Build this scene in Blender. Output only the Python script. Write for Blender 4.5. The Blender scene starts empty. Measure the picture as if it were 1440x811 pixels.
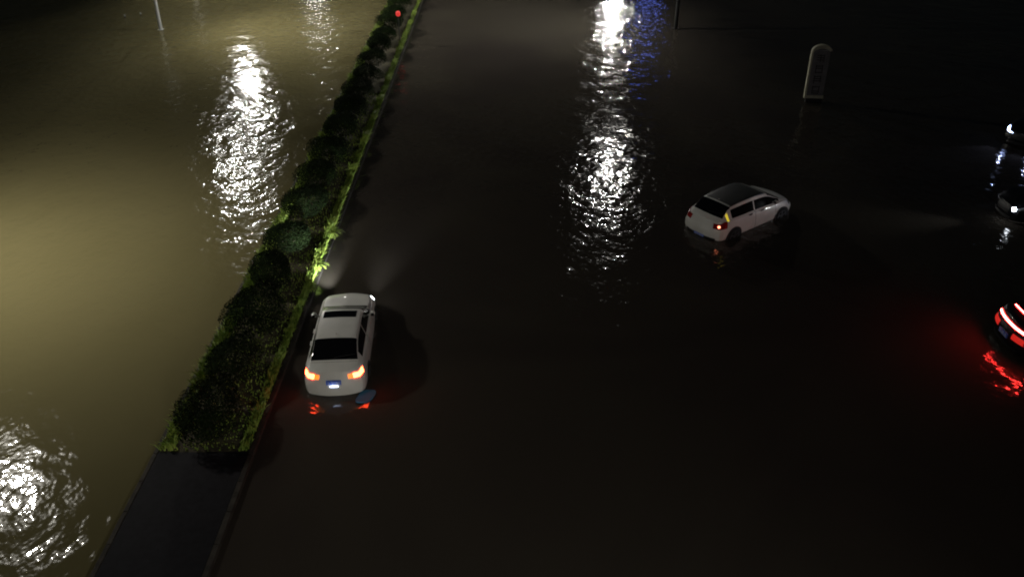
import bpy, bmesh, math, random
from mathutils import Vector, Matrix
R = math.radians
sc = bpy.context.scene
C = sc.collection
random.seed(7)

# ------------------------------------------------------------ camera, world, exposure
cam_d = bpy.data.cameras.new('camera'); cam = bpy.data.objects.new('camera', cam_d); C.objects.link(cam)
cam.location = (0, 0, 15.0); cam.rotation_euler = (R(90-30.7), 0, 0)
cam_d.sensor_width = 36; cam_d.lens = 1246/1440*36; cam_d.clip_end = 2000
sc.camera = cam
sc.view_settings.view_transform = 'Standard'; sc.view_settings.look = 'None'
sc.view_settings.exposure = 0.0; sc.view_settings.gamma = 1
w = bpy.data.worlds.new('World'); sc.world = w; w.use_nodes = True
nt = w.node_tree; nt.nodes.clear()
sky = nt.nodes.new('ShaderNodeTexSky'); sky.sky_type = 'NISHITA'; sky.sun_disc = False
sky.sun_elevation = R(12); sky.sun_rotation = R(200)
bg = nt.nodes.new('ShaderNodeBackground'); bg.inputs['Strength'].default_value = 0.0011
wo = nt.nodes.new('ShaderNodeOutputWorld')
nt.links.new(sky.outputs[0], bg.inputs[0]); nt.links.new(bg.outputs[0], wo.inputs[0])
sd = bpy.data.lights.new('moon', 'SUN'); sd.energy = 0.012; sd.angle = R(.5); sd.color = (.8, .88, 1)
so = bpy.data.objects.new('moon', sd); C.objects.link(so); so.rotation_euler = (R(45), 0, R(-20))
try: sc.cycles.filter_width = 1.9
except Exception: pass

# ------------------------------------------------------------ materials
def mat(name, col, rough=.5, metal=0, spec=.5, coat=0, emit=None, es=0):
    m = bpy.data.materials.new(name); m.use_nodes = True
    b = m.node_tree.nodes['Principled BSDF']
    b.inputs['Base Color'].default_value = (*col, 1); b.inputs['Roughness'].default_value = rough
    b.inputs['Metallic'].default_value = metal; b.inputs['Specular IOR Level'].default_value = spec
    b.inputs['Coat Weight'].default_value = coat
    if emit:
        b.inputs['Emission Color'].default_value = (*emit, 1); b.inputs['Emission Strength'].default_value = es
    return m
def noisy(name, c1, c2, scale, rough=.7, bump=0, spec=.3, detail=4, coat=0):
    m = mat(name, c1, rough, 0, spec, coat); t = m.node_tree; b = t.nodes['Principled BSDF']
    tc = t.nodes.new('ShaderNodeTexCoord')
    n = t.nodes.new('ShaderNodeTexNoise'); n.inputs['Scale'].default_value = scale; n.inputs['Detail'].default_value = detail
    r = t.nodes.new('ShaderNodeValToRGB'); r.color_ramp.elements[0].position = .35; r.color_ramp.elements[1].position = .65
    r.color_ramp.elements[0].color = (*c1, 1); r.color_ramp.elements[1].color = (*c2, 1)
    t.links.new(tc.outputs['Object'], n.inputs[0]); t.links.new(n.outputs[0], r.inputs[0]); t.links.new(r.outputs[0], b.inputs['Base Color'])
    if bump:
        bp = t.nodes.new('ShaderNodeBump'); bp.inputs['Distance'].default_value = bump
        t.links.new(n.outputs[0], bp.inputs['Height']); t.links.new(bp.outputs[0], b.inputs['Normal'])
    return m
def water_mat(name, c1, c2, patch, amp, soft=.3):
    """flood water: diffuse silt under a rippled mirror surface"""
    m = bpy.data.materials.new(name); m.use_nodes = True; t = m.node_tree; t.nodes.clear(); N = t.nodes.new; L = t.links.new
    tc = N('ShaderNodeTexCoord')
    # silt clouds
    n0 = N('ShaderNodeTexNoise'); n0.inputs['Scale'].default_value = patch; n0.inputs['Detail'].default_value = 3; n0.inputs['Distortion'].default_value = .8
    r0 = N('ShaderNodeValToRGB'); r0.color_ramp.elements[0].position = .3; r0.color_ramp.elements[1].position = .7
    r0.color_ramp.elements[0].color = (*c1, 1); r0.color_ramp.elements[1].color = (*c2, 1)
    L(tc.outputs['Object'], n0.inputs[0]); L(n0.outputs[0], r0.inputs[0])
    # ripples
    mp = N('ShaderNodeMapping'); mp.inputs['Scale'].default_value = (1.12, .92, 1); mp.inputs['Rotation'].default_value = (0, 0, R(32))
    L(tc.outputs['Object'], mp.inputs[0])
    na = N('ShaderNodeTexNoise'); na.inputs['Scale'].default_value = 2.3; na.inputs['Detail'].default_value = 2.2; na.inputs['Roughness'].default_value = .5
    nb = N('ShaderNodeTexNoise'); nb.inputs['Scale'].default_value = .9; nb.inputs['Detail'].default_value = 0
    L(mp.outputs[0], na.inputs[0]); L(mp.outputs[0], nb.inputs[0])
    # calm and ruffled areas
    nc = N('ShaderNodeTexNoise'); nc.inputs['Scale'].default_value = .09; nc.inputs['Detail'].default_value = 2
    L(tc.outputs['Object'], nc.inputs[0])
    mr = N('ShaderNodeMapRange'); mr.inputs[1].default_value = .35; mr.inputs[2].default_value = .65; mr.inputs[3].default_value = .7; mr.inputs[4].default_value = 1.25
    L(nc.outputs[0], mr.inputs[0])
    ma = N('ShaderNodeMath'); ma.operation = 'MULTIPLY'; L(na.outputs[0], ma.inputs[0]); L(mr.outputs[0], ma.inputs[1])
    mb = N('ShaderNodeMath'); mb.operation = 'MULTIPLY_ADD'; mb.inputs[1].default_value = 1.2; L(nb.outputs[0], mb.inputs[0]); L(ma.outputs[0], mb.inputs[2])
    bp = N('ShaderNodeBump'); bp.inputs['Distance'].default_value = amp; bp.inputs['Strength'].default_value = 1
    L(mb.outputs[0], bp.inputs['Height'])
    d = N('ShaderNodeBsdfDiffuse'); g = N('ShaderNodeBsdfGlossy'); g.distribution = 'BECKMANN'; g.inputs['Roughness'].default_value = .06
    L(r0.outputs[0], d.inputs[0]); L(bp.outputs[0], g.inputs['Normal'])
    g2 = N('ShaderNodeBsdfGlossy'); g2.distribution = 'BECKMANN'; g2.inputs['Roughness'].default_value = .2
    L(bp.outputs[0], g2.inputs['Normal'])
    gm = N('ShaderNodeMixShader'); gm.inputs[0].default_value = soft; L(g.outputs[0], gm.inputs[1]); L(g2.outputs[0], gm.inputs[2])
    f = N('ShaderNodeFresnel'); f.inputs[0].default_value = 1.33; L(bp.outputs[0], f.inputs['Normal'])
    mx = N('ShaderNodeMixShader'); L(f.outputs[0], mx.inputs[0]); L(d.outputs[0], mx.inputs[1]); L(gm.outputs[0], mx.inputs[2])
    o = N('ShaderNodeOutputMaterial'); L(mx.outputs[0], o.inputs[0])
    return m

M = {}
M['muddy'] = water_mat('muddy_water', (.098, .086, .040), (.112, .099, .049), .07, .043, .2)
M['clear'] = water_mat('dark_water', (.034, .028, .024), (.052, .045, .034), .11, .043, .2)
M['asphalt'] = noisy('asphalt', (.04, .04, .042), (.055, .055, .055), 30, .8)
M['paving'] = noisy('wet_paving', (.004, .004, .006), (.008, .008, .011), 6, .8, .002, spec=.15)
M['kerb'] = noisy('kerb_stone', (.022, .019, .016), (.045, .04, .033), 4, .8, .004, spec=.15)
M['soil'] = noisy('soil', (.03, .025, .015), (.05, .045, .02), 5, .9, .02)
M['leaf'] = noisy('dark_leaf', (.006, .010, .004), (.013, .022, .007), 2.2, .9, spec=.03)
M['grass'] = noisy('grass_leaf', (.13, .22, .03), (.30, .38, .07), 5, .55)
M['bark'] = noisy('bark', (.05, .04, .03), (.09, .07, .05), 9, .8)
M['white'] = noisy('white_paint', (.70, .695, .65), (.80, .79, .745), 1.3, .34, coat=.6)
M['black'] = mat('black_paint', (.008, .008, .01), .25, coat=.6)
M['glass'] = mat('car_glass', (.006, .006, .007), .05)
M['roofglass'] = mat('tinted_roof_glass', (.035, .036, .034), .35)
M['trim'] = mat('black_trim', (.012, .012, .013), .5)
M['tyre'] = noisy('tyre', (.012, .012, .012), (.02, .02, .02), 12, .85)
M['rim'] = mat('alloy', (.55, .56, .58), .3, 1)
M['chrome'] = mat('chrome', (.7, .7, .72), .15, 1)
M['plate'] = mat('blue_plate', (.10, .20, .75), .4)
M['platewhite'] = mat('plate_lettering', (.8, .82, .85), .4)
M['lens_dark'] = mat('unlit_red_lens', (.25, .01, .01), .15)
M['lens_clear'] = mat('clear_lens', (.6, .62, .65), .08, .6)
M['tail_hot'] = mat('lit_tail_lamp', (.3, .02, .01), .3, emit=(1, .055, .015), es=42)
M['red_glow'] = mat('red_lit_body_glow', (.3, .01, .01), .3, emit=(1, .03, .02), es=.5)  # dim emission standing for red light on the bodywork
M['bulb_hot'] = mat('lit_small_bulb', (.3, .02, .01), .3, emit=(1, .25, .12), es=6)
M['tail_amber'] = mat('lit_amber_lamp', (.3, .1, .01), .3, emit=(1, .2, .02), es=1.7)
M['tail_red'] = mat('lit_red_bar', (.3, .01, .01), .3, emit=(1, .03, .025), es=120)
M['plate_lamp'] = mat('plate_lamp', (.8, .8, .8), .3, emit=(.6, .72, 1), es=12)
M['pillar_yellow'] = mat('yellow_reflection_glow', (.5, .4, .02), .3, emit=(1, .78, .06), es=.55)  # emission stands for yellow light reflected in the hatchback pillar
M['head'] = mat('headlamp', (.9, .9, .9), .1, emit=(.85, .92, 1), es=25)
M['head_blue'] = mat('blue_headlamp', (.9, .9, .9), .1, emit=(.40, .52, 1), es=26)
M['pole'] = noisy('galvanised_steel', (.55, .56, .56), (.65, .66, .66), 5, .45)
M['pole_dark'] = mat('dark_steel', (.012, .012, .013), .6)
M['lens'] = mat('street_lamp_lens', (.9, .9, .85), .3, emit=(1, .97, .90), es=60)
M['signface'] = noisy('sign_face', (.17, .165, .17), (.23, .22, .23), 3, .6)
M['signframe'] = noisy('sign_frame', (.5, .48, .36), (.62, .6, .45), 4, .6)
M['ink'] = mat('sign_lettering', (.012, .011, .006), .6)
M['redlamp'] = mat('red_warning_lamp', (.4, .02, .02), .3, emit=(1, .06, .05), es=.55)
M['bluepanel'] = mat('blue_light_panel', (.05, .1, .5), .3, emit=(.14, .22, 1), es=4)
M['plastic'] = mat('pale_blue_plastic', (.03, .20, .36), .6, spec=.1)

# ------------------------------------------------------------ helpers
def link(name, verts, faces, m, parent=None, smooth=False, loc=None):
    me = bpy.data.meshes.new(name); me.from_pydata(verts, [], faces); me.update()
    if smooth:
        for p in me.polygons: p.use_smooth = True
    o = bpy.data.objects.new(name, me); C.objects.link(o); me.materials.append(m)
    if parent: o.parent = parent
    if loc: o.location = loc
    return o
def empty(name, loc, rz=0):
    o = bpy.data.objects.new(name, None); C.objects.link(o); o.location = loc; o.rotation_euler = (0, 0, rz); return o
def tag(o, label=None, cat=None, group=None, kind=None):
    if label: o['label'] = label
    if cat: o['category'] = cat
    if group: o['group'] = group
    if kind: o['kind'] = kind
    return o
class MB:
    def __init__(s): s.v = []; s.f = []
    def add(s, v, f):
        k = len(s.v); s.v += [tuple(p) for p in v]; s.f += [tuple(i+k for i in q) for q in f]
    def box(s, x0, x1, y0, y1, z0, z1, M4=None):
        v = [(x, y, z) for x in (x0, x1) for y in (y0, y1) for z in (z0, z1)]
        if M4: v = [M4 @ Vector(p) for p in v]
        s.add(v, [(0,1,3,2),(4,6,7,5),(0,4,5,1),(2,3,7,6),(0,2,6,4),(1,5,7,3)])
    def tube(s, pts, rads, n=12):
        pts = [Vector(p) for p in pts]; rings = []
        for i, p in enumerate(pts):
            d = (pts[min(i+1, len(pts)-1)] - pts[max(i-1, 0)]).normalized()
            a = d.orthogonal().normalized() if i == 0 else (a - d*a.dot(d)).normalized()
            b = d.cross(a)
            rings.append([p + rads[i]*(a*math.cos(2*math.pi*k/n) + b*math.sin(2*math.pi*k/n)) for k in range(n)])
        v = [q for r in rings for q in r]; f = []
        for i in range(len(pts)-1):
            for k in range(n): f.append((i*n+k, i*n+(k+1) % n, (i+1)*n+(k+1) % n, (i+1)*n+k))
        f.append(tuple(range(n-1, -1, -1))); f.append(tuple((len(pts)-1)*n+k for k in range(n)))
        s.add(v, f)
    def build(s, name, m, parent=None, smooth=False, loc=None): return link(name, s.v, s.f, m, parent, smooth, loc)
def copy_tree(o, parent=None):
    c = o.copy(); C.objects.link(c)
    if parent: c.parent = parent
    for ch in o.children: copy_tree(ch, c)
    return c

# ------------------------------------------------------------ setting
g = MB(); g.box(-900, 900, -100, 1600, -2.0, -.9); tag(g.build('ground', M['asphalt']), kind='structure')
link_w = lambda x0, x1, m: tag(link('water', [(x0, -80, 0), (x1, -80, 0), (x1, 1500, 0), (x0, 1500, 0)], [(0, 1, 2, 3)], m), kind='structure')
link_w(-800, -7.6, M['muddy']); link_w(-7.6, 800, M['clear'])
b = MB(); b.box(-8.88, -6.62, 4, 17.05, -.85, .10); tag(b.build('median_paving', M['paving']), kind='structure')
b = MB(); b.box(-8.88, -6.62, 17.06, 240, -.85, .085); tag(b.build('planting_soil', M['soil']), kind='structure')
b = MB()
y = 4.0
while y < 200:
    b.box(-6.612, -6.48, y, y+.985, -.85, .115); b.box(-9.0, -8.888, y, y+.985, -.85, .115); y += 1.0
o = b.build('kerb', M['kerb']); tag(o, kind='structure')
bv = o.modifiers.new('bevel', 'BEVEL'); bv.width = .012; bv.segments = 2

# ------------------------------------------------------------ planting
def leaf_cloud(seed, n, rx, ry, rz, size, shell=.55):
    rn = random.Random(seed); v = []; f = []
    lumps = [(Vector((rn.gauss(0, 1), rn.gauss(0, 1), rn.gauss(0, .8)+.3)).normalized(), rn.uniform(-.22, .24)) for _ in range(11)]
    for i in range(n):
        d = Vector((rn.gauss(0, 1), rn.gauss(0, 1), rn.gauss(0, 1))).normalized()
        if d.z < -.35: d.z *= -1
        k = 1 + sum(a*max(0, d.dot(l))**5 for l, a in lumps)
        r = k*(shell + (1-shell)*rn.random()**.5)
        if rn.random() < .04: r *= 1.12
        p = Vector((d.x*rx*r, d.y*ry*r, d.z*rz*r))
        nrm = (d + Vector((rn.gauss(0, .5), rn.gauss(0, .5), rn.gauss(0, .5)))).normalized()
        a = nrm.orthogonal().normalized(); a.rotate(Matrix.Rotation(rn.uniform(0, 6.28), 3, nrm)); c = nrm.cross(a)
        s = size*rn.uniform(.6, 1.3); q = len(v)
        v += [p-a*s, p+c*s*.5, p+a*s, p-c*s*.5]; f.append((q, q+1, q+2, q+3))
    return v, f
protos = []
for s in range(5):
    v, f = leaf_cloud(40+s, 7500, .78+.05*(s%3), 1.12, .56, .032)
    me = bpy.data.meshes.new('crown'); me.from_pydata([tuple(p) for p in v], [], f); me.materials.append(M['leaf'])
    tb = MB()
    for k in range(5):
        a = k*1.26+s
        tb.tube([(0, 0, -.56), (.08*math.cos(a), .08*math.sin(a), -.3), (.5*math.cos(a), .5*math.sin(a), .15)], [.035, .03, .012], 6)
    tm = bpy.data.meshes.new('trunk'); tm.from_pydata(tb.v, [], tb.f); tm.materials.append(M['bark'])
    protos.append((me, tm))
ys = [17.95]
rn = random.Random(3)
while ys[-1] < 71: ys.append(ys[-1] + 2.42 + rn.uniform(-.18, .25) + (0.25 if ys[-1] > 24 else 0))
nsh = len(ys)
def shrub_label(i, y):
    near = ['dark rounded shrub at the near end of the median, beside the bare paving',
            'dark rounded median shrub, second from the bare paving, just behind the nearest one',
            'dark rounded median shrub level with the tail lamps of the white saloon',
            'dark rounded median shrub level with the bonnet of the white saloon',
            'dark rounded median shrub just ahead of the white saloon bonnet, by bright grass']
    if i < 5: return near[i]
    words = ['first','second','third','fourth','fifth','sixth','seventh','eighth']
    if i < 13: return 'dark median shrub by lit grass, %s one beyond those around the white saloon' % words[i-5]
    if i == 13: return 'dark rounded median shrub just on the near side of the small red lamp'
    if i == 14: return 'dark rounded median shrub touching the small red lamp'
    return 'dark median shrub near the top edge, %s one past the small red lamp' % words[i-15]
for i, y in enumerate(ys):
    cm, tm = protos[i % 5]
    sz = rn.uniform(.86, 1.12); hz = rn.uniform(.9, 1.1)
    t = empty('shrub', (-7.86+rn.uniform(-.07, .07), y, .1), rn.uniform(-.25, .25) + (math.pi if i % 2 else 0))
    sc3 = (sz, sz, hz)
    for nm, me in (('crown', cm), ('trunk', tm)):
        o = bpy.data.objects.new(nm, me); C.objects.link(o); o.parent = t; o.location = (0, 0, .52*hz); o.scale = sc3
    far = y > 57
    lab = shrub_label(i, y)
    tag(t, lab, 'shrub', 'rounded shrubs along the median')

def blades(spec, name, m, seed, label, cat):
    rn = random.Random(seed); v = []; f = []
    for (x0, x1, y0, y1, n, h0, h1, lean) in spec:
        for _ in range(n):
            x = rn.uniform(x0, x1); yy = rn.uniform(y0, y1); h = rn.uniform(h0, h1); a = rn.uniform(0, 6.28)
            cl = .5+.5*math.sin(yy*2.1+math.sin(yy*.7)*3)
            h *= .55+.6*cl
            dx = math.cos(a)*.016; dy = math.sin(a)*.016
            lx = lean*rn.uniform(.3, 1)*h + rn.gauss(0, .25)*h; ly = rn.gauss(0, .4)*h
            q = len(v)
            v += [(x-dx, yy-dy, .08), (x+dx, yy+dy, .08), (x+lx*.45+dx*.9, yy+ly*.45+dy, .08+h*.65), (x+lx*.45-dx*.9, yy+ly*.45-dy, .08+h*.65), (x+lx, yy+ly, .08+h*.85)]
            f += [(q, q+1, q+2, q+3), (q+3, q+2, q+4)]
    return tag(link(name, v, f, m), label, cat, kind='stuff')
blades([(-6.88, -6.64, 17.1, 24, 1500, .12, .3, .3), (-6.88, -6.64, 24, 62, 9000, .14, .42, .55), (-6.85, -6.64, 62, 125, 3500, .15, .4, .5),
        (-8.86, -8.5, 17.1, 75, 12000, .12, .36, -.5), (-8.8, -6.64, 17.1, 45, 8000, .03, .13, 0)],
       'median_grass', M['grass'], 5, 'yellow-green grass growing along both kerbs of the planted median', 'grass')
def tuft(x, y, h, n, label, seed):
    rn = random.Random(seed); v = []; f = []
    for k in range(n):
        a = rn.uniform(-1.9, 1.9); L = rn.uniform(.5, 1)*h; wd = .022
        d = Vector((math.cos(a), math.sin(a), 0)); s = Vector((-d.y, d.x, 0))*wd; pr = None; q = len(v)
        for j in range(6):
            tt = j/5; p = d*(L*.8*tt) + Vector((0, 0, L*(1.2*tt-1.05*tt*tt)))
            ww = s*(1.6-1.4*tt)*(1 if j else .5)
            v += [tuple(p-ww), tuple(p+ww)]
        for j in range(5): f.append((q+2*j, q+2*j+1, q+2*j+3, q+2*j+2))
    tag(link('grass_tuft', v, f, M['grass'], loc=(x, y, .09)), label, 'plant', 'leafy tufts leaning over the kerb')
tuft(-6.68, 28.9, .75, 60, 'bright leafy tuft reaching out sideways over the lit kerb, the farther of the three tufts', 1)
tuft(-6.72, 26.5, .6, 70, 'bright yellow-green tuft midway between the sideways-reaching tuft and the saloon bonnet', 2)
tuft(-6.70, 25.0, .5, 50, 'small pale tuft at the kerb nearest to the front of the white saloon', 3)

# ------------------------------------------------------------ street lamps
def street_lamp(x, y, h, side, arm, label, power, aim, pm='pole', spot=150, rad=.2, col=(1, .95, .84), lens=300):
    t = empty('street_lamp', (x, y, -.05)); hx = side*arm
    m = MB(); m.tube([(0, 0, -.8), (0, 0, .5), (0, 0, h-.6)], [.13, .12, .07], 14); m.build('pole', M[pm], t, True)
    m = MB(); m.box(-.17, .17, -.17, .17, -.8, .08); m.build('base', M[pm], t)
    m = MB(); m.tube([(0, 0, h-.62), (side*.15, 0, h-.3), (side*.6, 0, h-.02), (hx*.6, 0, h+.15), (hx-side*.3, 0, h+.2)], [.07, .055, .045, .04, .035], 10); m.build('arm', M[pm], t, True)
    hd = MB(); hd.tube([(hx-side*.45, 0, h+.2), (hx-side*.3, 0, h+.2), (hx, 0, h+.18), (hx+side*.35, 0, h+.17), (hx+side*.45, 0, h+.17)], [.05, .13, .17, .13, .04], 14); hd = hd.build('lamp_head', M[pm], t, True)
    lm = M['lens'].copy(); lm.node_tree.nodes['Principled BSDF'].inputs['Emission Strength'].default_value = lens
    ln = MB(); ln.tube([(hx, 0, h+.06), (hx, 0, h-.02), (hx, 0, h-.12), (hx, 0, h-.17)], [.19, .19, .14, .04], 16); ln.build('lens', lm, hd, True)
    sh = MB(); sh.box(min(hx-side*.26, hx-side*.24), max(hx-side*.26, hx-side*.24), -.62, .62, h-.5, h+.04); sh.build('light_block_plate', M['pole_dark'], hd)  # unseen plate added to block lamp light on the verge side
    ld = bpy.data.lights.new('street_light', 'SPOT'); ld.energy = power; ld.spot_size = R(spot); ld.spot_blend = 1; ld.shadow_soft_size = rad; ld.color = col
    lo = bpy.data.objects.new('street_light', ld); C.objects.link(lo); lo.parent = t; lo.location = (hx, 0, h-.28)
    lo.rotation_euler = (Vector(aim)).to_track_quat('-Z', 'Y').to_euler()
    tag(t, label, 'street lamp', 'street lamps beside the flooded road')
    return t
street_lamp(-23.1, 25.9, 10, 1, 3.5, 'grey street lamp whose glitter fills the near left corner of the water', 8800, (.05, 0, -1), lens=300, rad=.35)
street_lamp(-22.9, 58.3, 10, 1, 3.5, 'grey street lamp whose pole shows at the top left edge, lit along one side', 7500, (.95, -.1, -1), spot=118, lens=2300)
street_lamp(-26.4, 75.9, 10, 1, 3.5, 'grey street lamp behind the top left one, giving the farther glitter core', 6500, (1, .1, -1), spot=118, lens=5000)
street_lamp(-27.1, 109.3, 10, 1, 3.5, 'grey street lamp far away behind the small top glitter patch', 4000, (.8, 0, -1), spot=140, lens=350)
street_lamp(10.7, 58.5, 10, -1, 3.8, 'dark street lamp on the right verge over the middle glitter patch', 3600, (-1.1, .1, -1), 'pole_dark', spot=130, rad=.15, lens=1900, col=(.95, 1, .92))
street_lamp(15.6, 107.5, 10, -1, 3.6, 'dark street lamp far up the right verge over the brightest top glitter', 17000, (-1.1, -.2, -1), 'pole_dark', spot=140, rad=.4, lens=4500, col=(1, .97, .8))
street_lamp(7.8, -6, 10, -1, 3.5, 'dark street lamp added out of view behind the viewer to light the car rears', 6500, (-.55, .8, -1), 'pole_dark', spot=130, lens=15, col=(1, .95, .85))  # added lamp, never in view, brightens the car rears and near water
t = empty('light_box', (16.6, 108.5, 0))
m = MB(); m.tube([(0, 0, -.8), (0, 0, 9)], [.1, .08]); m.build('post', M['pole_dark'], t)
m = MB(); m.box(-1.1, .4, -.15, .15, 8.4, 11.6); m.build('housing', M['pole_dark'], t)
m = MB(); m.box(-1.0, .3, -.19, -.155, 8.5, 11.5); m.build('panel', M['bluepanel'], t)
tag(t, 'tall blue glowing light box standing beyond the far right street lamp', 'light box')

# ------------------------------------------------------------ cars
def cr(p, t):
    n = len(p); i = max(0, min(n-2, int(math.floor(t)))); u = t-i
    a, b_, c_, d = p[max(i-1, 0)], p[i], p[i+1], p[min(i+2, n-1)]
    return .5*((2*b_) + (-a+c_)*u + (2*a-5*b_+4*c_-d)*u*u + (-a+3*b_-3*c_+d)*u**3)
SEDAN = dict(L=4.70, st=[  # y, rocker, mid, belt half widths, belt z, roof half width, roof z
    (0.00, .76, .80, .74, .95, .60, .99), (.12, .82, .87, .81, 1.01, .66, 1.05), (.30, .85, .90, .85, 1.02, .68, 1.08), (.48, .86, .91, .86, 1.02, .66, 1.12),
    (.78, .86, .91, .86, 1.01, .62, 1.27), (1.18, .86, .91, .86, 1.0, .59, 1.42), (1.7, .86, .91, .86, .98, .60, 1.465), (2.35, .86, .91, .855, .96, .60, 1.44),
    (2.7, .86, .91, .85, .95, .61, 1.36), (3.15, .86, .91, .85, .93, .66, 1.12), (3.40, .86, .90, .84, .92, .68, 1.02), (3.95, .85, .89, .83, .88, .68, .96), (4.42, .82, .85, .77, .79, .63, .85), (4.70, .72, .76, .64, .64, .5, .68)],
    rear_glass=(.50, 1.15), front_glass=(2.68, 3.34), side=(.78, 3.2), wheels=(.92, 3.74))
HATCH = dict(L=4.3, st=[
    (0.00, .74, .80, .74, .92, .62, .98), (.10, .80, .86, .80, 1.0, .62, 1.09), (.32, .84, .89, .84, 1.02, .60, 1.25), (.70, .85, .90, .85, 1.02, .58, 1.45),
    (1.2, .86, .905, .86, 1.0, .60, 1.52), (1.8, .86, .91, .86, .99, .61, 1.545), (2.4, .86, .91, .86, .97, .61, 1.51), (2.75, .86, .91, .85, .96, .61, 1.42),
    (3.2, .86, .905, .85, .95, .65, 1.16), (3.45, .86, .90, .84, .94, .68, 1.02), (3.8, .85, .885, .82, .87, .67, .93), (4.1, .81, .84, .76, .78, .6, .83), (4.3, .70, .74, .64, .64, .5, .68)],
    rear_glass=(.15, .76), front_glass=(2.72, 3.38), side=(.75, 3.3), wheels=(.82, 3.42))
class Car:
    def __init__(s, spec):
        s.sp = spec; s.st = spec['st']; s.L = spec['L']
        s.cols = [[r[k] for r in s.st] for k in range(7)]
    def par(s, y):
        ysx = s.cols[0]
        for i in range(len(ysx)-1):
            if y <= ysx[i+1] or i == len(ysx)-2: break
        t = i + (y-ysx[i])/(ysx[i+1]-ysx[i])
        return [cr(c, t) for c in s.cols[1:]]
    def prof(s, y, v):
        wr, wm, wb, zb, wt, zr = s.par(max(0, min(s.L, y)))
        px = [wr-.05, wm-.01, wm+.01, wb, wb-.05, wt+.05, wt-.02, wt*.5, 0]
        pz = [.17, .33, .62, zb-.03, zb+.012, zb+(zr-zb)*.80, zb+(zr-zb)*.97+.004, zr+.012, zr+.02]
        return cr(px, v), cr(pz, v)
    def D(s, x, y, z):
        a = max(0, 1-y/.6); b_ = max(0, 1-(s.L-y)/.7)
        y += a*(.16*max(0, z-.62)/.4 + .16*(abs(x)/.8)**2.5 + .05*max(0, .4-z)/.2)
        y -= b_*(.20*(abs(x)/.8)**2.2 + .10*max(0, z-.5)/.3)
        return Vector((x, y-s.L/2, z))
    def S(s, y, v, side): x, z = s.prof(y, v); return s.D(x*side, y, z)
    def cap(s, v, u, end): yy = 0 if end < 0 else s.L; x, z = s.prof(yy, v); return s.D(x*u, yy, z)
    def grid(s, fn, na, nb, off=0, ends=None):
        P = [[fn(i/na, j/nb) for j in range(nb+1)] for i in range(na+1)]
        if off:
            Q = []
            for i in range(na+1):
                row = []
                for j in range(nb+1):
                    a = P[min(i+1, na)][j]-P[max(i-1, 0)][j]; b_ = P[i][min(j+1, nb)]-P[i][max(j-1, 0)]
                    n = a.cross(b_); n = n.normalized() if n.length > 1e-9 else Vector((0, 0, 1))
                    ctr = Vector((0, P[i][j].y*.7, .6))
                    if n.dot(P[i][j]-ctr) < 0: n = -n
                    row.append(P[i][j]+n*off)
                Q.append(row)
            P = Q
        v = [p for r in P for p in r]; W = nb+1
        f = [(i*W+j, i*W+j+1, (i+1)*W+j+1, (i+1)*W+j) for i in range(na) for j in range(nb)]
        return v, f
    def body(s, name, m, parent):
        mb = MB()
        for sd_ in (1, -1):
            v, f = s.grid(lambda a, c: s.S(a*s.L, c*8, sd_), 90, 40); mb.add(v, f)
        for e in (-1, 1):
            v, f = s.grid(lambda a, c: s.cap(a*8, c*2-1, e), 32, 24); mb.add(v, f)
        me = bpy.data.meshes.new(name); me.from_pydata(mb.v, [], mb.f); bm = bmesh.new(); bm.from_mesh(me)
        bmesh.ops.remove_doubles(bm, verts=bm.verts, dist=.002); bmesh.ops.recalc_face_normals(bm, faces=bm.faces)
        for e in bm.edges:
            if len(e.link_faces) == 2 and e.calc_face_angle(0) > R(38): e.smooth = False
        for f in bm.faces: f.smooth = True
        bm.to_mesh(me); bm.free(); me.materials.append(m)
        o = bpy.data.objects.new(name, me); C.objects.link(o); o.parent = parent; return o
    def patch(s, name, m, parent, y0, y1, v0, v1, side, off=.006, na=14, nb=8):
        """side 1/-1, or 0 for a patch that runs over the roof from side to side"""
        mb = MB()
        for sd_ in ((1, -1) if side == 0 else (side,)):
            v, f = s.grid(lambda a, c: s.S(y0+(y1-y0)*a, v0+(v1-v0)*c, sd_), na, nb, off); mb.add(v, f)
        return mb.build(name, m, parent, True)
    def cpatch(s, name, m, parent, v0, v1, u0, u1, end, off=.01, na=6, nb=8, wrap=None):
        mb = MB(); v, f = s.grid(lambda a, c: s.cap(v0+(v1-v0)*a, u0+(u1-u0)*c, end), na, nb)
        v = [p+Vector((0, end*off, 0)) for p in v]; mb.add(v, f)
        if wrap:
            y0, y1 = (0, wrap) if end < 0 else (s.L-wrap, s.L)
            v, f = s.grid(lambda a, c: s.S(y0+(y1-y0)*a, v0+(v1-v0)*c, 1 if u1 > 0 else -1), 6, 4, off); mb.add(v, f)
        return mb.build(name, m, parent, True)
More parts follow.
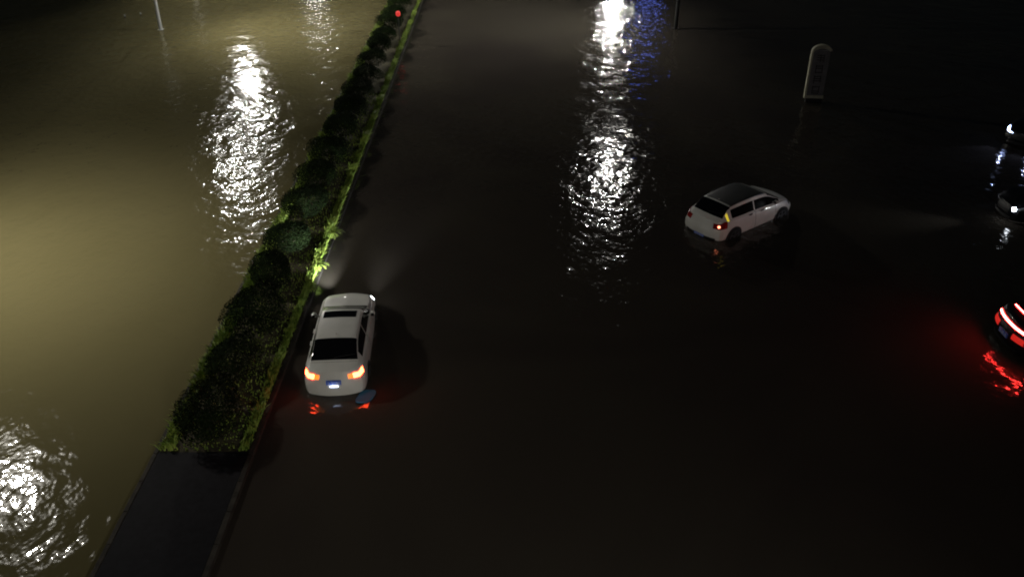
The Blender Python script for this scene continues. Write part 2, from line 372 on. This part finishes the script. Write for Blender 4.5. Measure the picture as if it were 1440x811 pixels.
def make_car(name, spec, paint, loc, heading, opts):
    """heading: degrees, 90 = away from camera (+Y)"""
    c = Car(spec); t = empty(name, loc, R(heading-90)); b_ = c.body('body', M[paint], t)
    rg, fg, sg = spec['rear_glass'], spec['front_glass'], spec['side']
    c.patch('rear_window', M['glass'], t, rg[0], rg[1], 5.25, 8, 0)
    c.patch('windscreen', M['glass'], t, fg[0], fg[1], 5.2, 8, 0)
    mid = (sg[0]+sg[1])/2-.1
    for sd_ in (1, -1):
        c.patch('side_window', M['glass'], t, sg[0], mid-.03, 4.12, 4.93, sd_); c.patch('side_window', M['glass'], t, mid+.03, sg[1], 4.12, 4.93, sd_)
        c.patch('door_seam', M['trim'], t, mid-.008, mid+.008, .6, 4.1, sd_, .003); c.patch('door_seam', M['trim'], t, fg[1]-.35, fg[1]-.335, .6, 3.9, sd_, .003)
        c.patch('sill', M['trim'], t, .5, c.L-.5, .05, .75, sd_, .006)
        for hy in (mid-.28, fg[1]-.35-1.0+.25):
            m = MB(); p = c.S(hy, 3.0, sd_); m.box(p.x-.012*sd_, p.x+.03*sd_, p.y-.09, p.y+.09, p.z-.015, p.z+.015); m.build('door_handle', M[opts.get('handle', paint)], t)
        p = c.S(sg[1]-.35, 4.2, sd_); m = MB()
        m.tube([(p.x-.02*sd_, p.y, p.z+.03), (p.x+.07*sd_, p.y, p.z+.07), (p.x+.12*sd_, p.y, p.z+.1), (p.x+.2*sd_, p.y-.01, p.z+.1), (p.x+.235*sd_, p.y-.015, p.z+.1)], [.02, .03, .075, .07, .03], 12)
        mi = m.build('wing_mirror', M[paint], t, True)
        m = MB(); m.box(min(p.x+.11*sd_, p.x+.21*sd_), max(p.x+.11*sd_, p.x+.21*sd_), p.y-.09, p.y-.08, p.z+.055, p.z+.145); m.build('mirror_glass', M['glass'], mi)
        for wy in spec['wheels']:
            x = c.prof(wy, 1.5)[0]*sd_; yy = wy-c.L/2
            m = MB(); m.tube([(x-.12*sd_, yy, .33), (x+.012*sd_, yy, .33)], [.39, .39], 32); m.build('wheel_arch', M['trim'], t)
            m = MB(); m.tube([(x-.2*sd_, yy, .33), (x-.02*sd_, yy, .33), (x+.018*sd_, yy, .33), (x+.026*sd_, yy, .33)], [.325, .325, .31, .24], 32); wh = m.build('wheel', M['tyre'], t, True)
            m = MB(); m.tube([(x, yy, .33), (x+.03*sd_, yy, .33)], [.05, .05], 12)
            for k in range(5):
                a = k*2*math.pi/5; q = Matrix.Translation((x, yy, .33)) @ Matrix.Rotation(a, 4, 'X')
                m.box(min(.024*sd_, .034*sd_), max(.024*sd_, .034*sd_), -.022, .022, .0, .215, q)
            m.tube([(x+.026*sd_, yy, .33), (x+.032*sd_, yy, .33)], [.228, .21], 32) if False else None
            n = 32; vv = []
            for k in range(n):
                a = 2*math.pi*k/n
                for rr in (.235, .205): vv.append((x+.033*sd_, yy+rr*math.cos(a), .33+rr*math.sin(a)))
            m.add(vv, [(2*k, 2*k+1, (2*k+3) % (2*n), (2*k+2) % (2*n)) for k in range(n)])
            m.build('rim', M['rim'], wh)
    # bumpers, grille, lamps, plate
    c.cpatch('rear_bumper_trim', M['trim'], t, .1, opts.get('bumper', .9), -.85, .85, -1, .008)
    c.cpatch('grille', M['trim'], t, 1.2, 2.6, -.5, .5, 1, .008); c.cpatch('air_intake', M['trim'], t, .2, .8, -.7, .7, 1, .008)
    for u in ((.62, 1), (-1, -.62)):
        h = c.cpatch('headlight', M[opts.get('head', 'lens_clear')], t, 2.3, 3.4, u[0], u[1], 1, .01, wrap=.32)
    if opts.get('tail') == 'bar':
        for u in ((.45, .98), (-.98, -.45)): c.cpatch('red_body_glow', M['red_glow'], t, 1.75, 2.3, u[0], u[1], -1, .012, wrap=.12)  # glow patches added for red-lit bodywork and a broader reflection
        c.cpatch('tail_lamp', M['tail_red'], t, 2.70, 2.93, -1, 1, -1, .02, nb=24, wrap=.2)
        c.patch('brake_light', M['tail_red'], t, .42, .47, 6.2, 8, 0, .02)
    else:
        for sd_ in (1, -1):
            if opts.get('tail') == 'lit':
                for (u0, u1, mm, wr_) in ((.76, 1, 'tail_hot', .16), (.56, .73, 'tail_amber', None)):
                    c.cpatch('tail_lamp', M[mm], t, 2.58, 3.08, min(u0*sd_, u1*sd_), max(u0*sd_, u1*sd_), -1, .012, wrap=wr_)
            elif opts.get('tail') == 'hatch':
                tl = c.cpatch('tail_lamp', M['lens_dark'], t, 2.4, 3.7, min(.66*sd_, 1*sd_), max(.66*sd_, 1*sd_), -1, .012, wrap=.3)
                if sd_ == 1:
                    p = c.cap(2.75, .93, -1); m = MB(); m.tube([(p.x, p.y-.035, p.z), (p.x, p.y+.01, p.z)], [.045, .045], 12); m.build('bulb', M['bulb_hot'], tl)
            else: c.cpatch('tail_lamp', M['lens_dark'], t, 2.35, 3.15, min(.6*sd_, sd_), max(.6*sd_, sd_), -1, .012, wrap=.25)
    pv = opts.get('plate', (2.1, .46)); pz = c.cap(pv[0], 0, -1)
    m = MB(); m.box(-.22, .22, pz.y-.022, pz.y+.02, pz.z-.07, pz.z+.07); pl = m.build('number_plate', M['plate'], t)
    rr = random.Random(opts.get('seed', 1)); m = MB(); xx = -.195
    for k in range(7):
        wd = .04; y0_, y1_ = pz.y-.026, pz.y-.0225
        for _ in range(3):
            q = rr.choice([0, 1, 2, 3])
            if q == 0: m.box(xx, xx+.008, y0_, y1_, pz.z-.045, pz.z+.045)
            if q == 1: m.box(xx+wd-.008, xx+wd, y0_, y1_, pz.z-.045, pz.z+.045)
            if q == 2: m.box(xx+.009, xx+wd-.009, y0_, y1_, pz.z+.034, pz.z+.045)
            if q == 3: m.box(xx+.009, xx+wd-.009, y0_, y1_, pz.z-.006, pz.z+.006)
        xx += .053 + (.02 if k == 1 else 0)
    m.box(-.2, .2, pz.y-.0265, pz.y-.0225, pz.z-.056, pz.z-.05)
    m.build('plate_lettering', M['platewhite'], pl)
    if opts.get('platelamp'):
        m = MB(); m.box(-.12, .12, pz.y-.055, pz.y+.02, pz.z-.10, pz.z-.085); m.build('plate_lamp', M['plate_lamp'], t)
    if opts.get('sunroof'): c.patch('sunroof', M['glass'], t, 2.12, 2.5, 6.3, 8, 0)
    if opts.get('panorama'): c.patch('panoramic_roof', M['roofglass'], t, .84, 2.62, 5.95, 8, 0, na=24)
    c.patch('boot_seam', M['trim'], t, rg[0]-.10, rg[0]-.09, 5.4, 8, 0, .003) if spec is SEDAN else None
    m = MB(); q = [c.S(rg[0]+.05, 8, 1)+Vector((0, 0, .02)), c.S(rg[0]+.12, 6.9, 1)+Vector((0, 0, .02)), c.S(rg[0]+.16, 6.0, 1)+Vector((0, 0, .02))]
    m.tube(q, [.012, .01, .008], 6); m.build('wiper', M['trim'], t)
    q = c.S(rg[1]+.12, 8, 1); m = MB(); m.tube([q+Vector((0, .06, -.01)), q+Vector((0, -.01, .04)), q+Vector((0, -.06, .07))], [.02, .014, .005], 8); m.build('aerial', M[paint], t)
    c.patch('bonnet_seam', M['trim'], t, fg[1]+.05, fg[1]+.065, 5.0, 8, 0, .003)
    return t, c
def spot_on(t, loc, aim, power, size, rad=.05, col=(.9, .95, 1), blend=.6):
    ld = bpy.data.lights.new('headlight_beam', 'SPOT'); ld.energy = power; ld.spot_size = R(size); ld.spot_blend = blend; ld.shadow_soft_size = rad; ld.color = col
    lo = bpy.data.objects.new('headlight_beam', ld); C.objects.link(lo); lo.parent = t; lo.location = loc
    lo.rotation_euler = Vector(aim).to_track_quat('-Z', 'Y').to_euler()

# white saloon by the median
t, c = make_car('saloon_car', SEDAN, 'white', (-5.02, 21.92, -.31), 93.5, dict(tail='lit', sunroof=True, platelamp=True, head='head', seed=3, plate=(2.35, .46)))
t.scale = (.93, 1.05, 1)
tag(t, 'white saloon with lit brake lamps and sunroof, in flood water beside the planted median', 'car')
for sx in (-.62, .62): spot_on(t, (sx, 2.38, .68), ((-.30, 1, .09) if sx < 0 else (.16, 1, .15)), (2600 if sx < 0 else 1000), 56, rad=(.05 if sx < 0 else .3), blend=1)
# light hatchback
t, c = make_car('hatchback_car', HATCH, 'white', (8.68, 30.55, -.24), 38, dict(tail='hatch', panorama=True, seed=5, plate=(.75, .3), handle='chrome', bumper=1.0))
tag(t, 'pale hatchback with dark roof panel and one lit tail lamp, standing alone in black water', 'car')
t.scale = (1.03, 1.06, .92)
c.patch('pillar_glow', M['pillar_yellow'], t, .36, .56, 3.5, 4.95, 1, .008)  # yellow reflection on the pillar, put in as a glowing patch
m = MB()
for sd_ in (1, -1):
    m2 = MB(); pts = [c.S(y_, 5.75, sd_)+Vector((0, 0, .03)) for y_ in (.75, 1.1, 1.6, 2.1, 2.5)]; m2.tube(pts, [.014]*5, 8); m2.build('roof_rail', M['chrome'], t, True)
# dark car on the right, tail bar lit
t, c = make_car('dark_car', SEDAN, 'black', (16.95, 22.05, -.08), 2, dict(tail='bar', seed=8, plate=(1.7, .4)))
tag(t, 'dark car with long red tail lamp bar glowing, cut by the right edge', 'car')
# cars facing the camera side at the far right
t, c = make_car('dark_car', SEDAN, 'black', (24.85, 39.2, -.1), 215, dict(tail='x', head='head_blue', seed=9))
tag(t, 'dark car with bluish-white headlights at the right edge, farthest of the cars', 'car')
for sx in (-.6, .6): spot_on(t, (sx, 2.36, .7), (0, 1, -.1), 60, 60, col=(.5, .6, 1))
t, c = make_car('dark_car', SEDAN, 'black', (21.15, 30.95, -.12), 183, dict(tail='x', head='lens_clear', seed=10))
m = MB(); p = c.cap(2.85, -.86, 1); m.tube([(p.x, p.y-.02, p.z), (p.x, p.y+.05, p.z)], [.085, .085], 16); m.build('headlight_bulb', M['head'], t)
tag(t, 'dark car with one round white headlight, just below the bluish-white headlights at right edge', 'car')
spot_on(t, (-.62, 2.42, .7), (.08, 1, .03), 260, 46, blend=1)

# ------------------------------------------------------------ totem sign
t = empty('totem_sign', (15.45, 44.0, 0), R(-4)); t.scale = (.82, 1, .86)
m = MB(); m.box(-.5, .5, -.06, .06, -.8, .35); m.build('plinth', M['pole_dark'], t)
m = MB(); m.box(-.5, .5, -.07, .07, .35, 3.1); m.build('panel', M['signface'], t)
m = MB(); m.box(-.62, -.5, -.1, .1, .26, 3.0); m.box(-.499, .55, -.1, .1, .25, .42)
n = 14; prev = None
for k in range(n):
    a0 = math.pi - k*math.pi*.93/n; a1 = math.pi-(k+1)*math.pi*.93/n
    q = []
    for yy in (-.1, .1):
        for a in (a0, a1):
            for rx, rz in ((.62, .42), (.48, .2)): q.append((rx*math.cos(a), yy, 3.0+rz*math.sin(a)))
    m.add(q, [(0,1,3,2),(4,6,7,5),(0,4,5,1),(2,3,7,6),(0,2,6,4),(1,5,7,3)])
m.build('frame', M['signframe'], t)
rr = random.Random(12)
glyphs = ['hhvvb', 'hvhvx', 'bhvh', 'hvbhv']
m = MB()
for k in range(4):
    cz = 2.62-k*.62; S_ = .24
    for zz in rr.sample([-.2, -.08, .05, .18], 3): m.box(-S_, S_*rr.uniform(.6, 1), -.082, -.0705, cz+zz-.022, cz+zz+.022)
    for xx in rr.sample([-.2, -.02, .18], 2): m.box(xx-.022, xx+.022, -.0865, -.083, cz-S_*rr.uniform(.6, 1), cz+S_)
m.build('lettering', M['ink'], t)
tag(t, 'tall unlit sign with pale frame curling over its rounded top, alone in the dark', 'sign')

# ------------------------------------------------------------ small things
t = empty('warning_lamp', (-6.95, 55.0, .1))
m = MB(); m.tube([(0, 0, -.1), (0, 0, 1.6)], [.025, .025]); m.build('post', M['pole_dark'], t)
m = MB(); m.tube([(0, 0, 1.55), (0, 0, 1.62), (0, 0, 1.78), (0, 0, 1.86)], [.07, .14, .14, .05], 14); m.build('lamp_shade', M['redlamp'], t, True)
tag(t, 'small red warning lamp glowing among the shrubs near the top of the median', 'warning lamp')
# floating plastic sheet
m = MB(); n = 22; top = []
for z in (.02, .045):
    for k in range(n):
        a = 2*math.pi*k/n; r = 1/((abs(math.cos(a))**3.2+abs(math.sin(a))**3.2)**(1/3.2)) * (1+.06*math.sin(3*a+1))
        top.append((r*.22*math.cos(a)+.08*math.sin(a)*r, r*.29*math.sin(a), z+.015*math.sin(2*a)))
m.add(top, [tuple(range(n, 2*n)), tuple(range(n-1, -1, -1))]+[(k, (k+1) % n, n+(k+1) % n, n+k) for k in range(n)])
o = m.build('plastic_sheet', M['plastic'], loc=(-4.02, 19.42, 0)); tag(o, 'pale blue plastic scrap floating at the rear right corner of the white saloon', 'plastic scrap')
for (x, y, lab) in ((-25.53, 62.0, 'pale capped marker post in dark water, the one nearer to the lamp pole'), (-26.4, 61.4, 'pale capped marker post in dark water, the one farther left of the lamp pole')):
    t = empty('marker_post', (x, y, 0))
    m = MB(); m.tube([(0, 0, -.8), (0, 0, .1)], [.06, .06]); m.build('post', M['pole_dark'], t)
    m = MB(); m.tube([(0, 0, .1), (0, 0, .2)], [.075, .05]); m.build('cap', M['pole'], t)
    tag(t, lab, 'marker post', 'marker posts by the left verge')
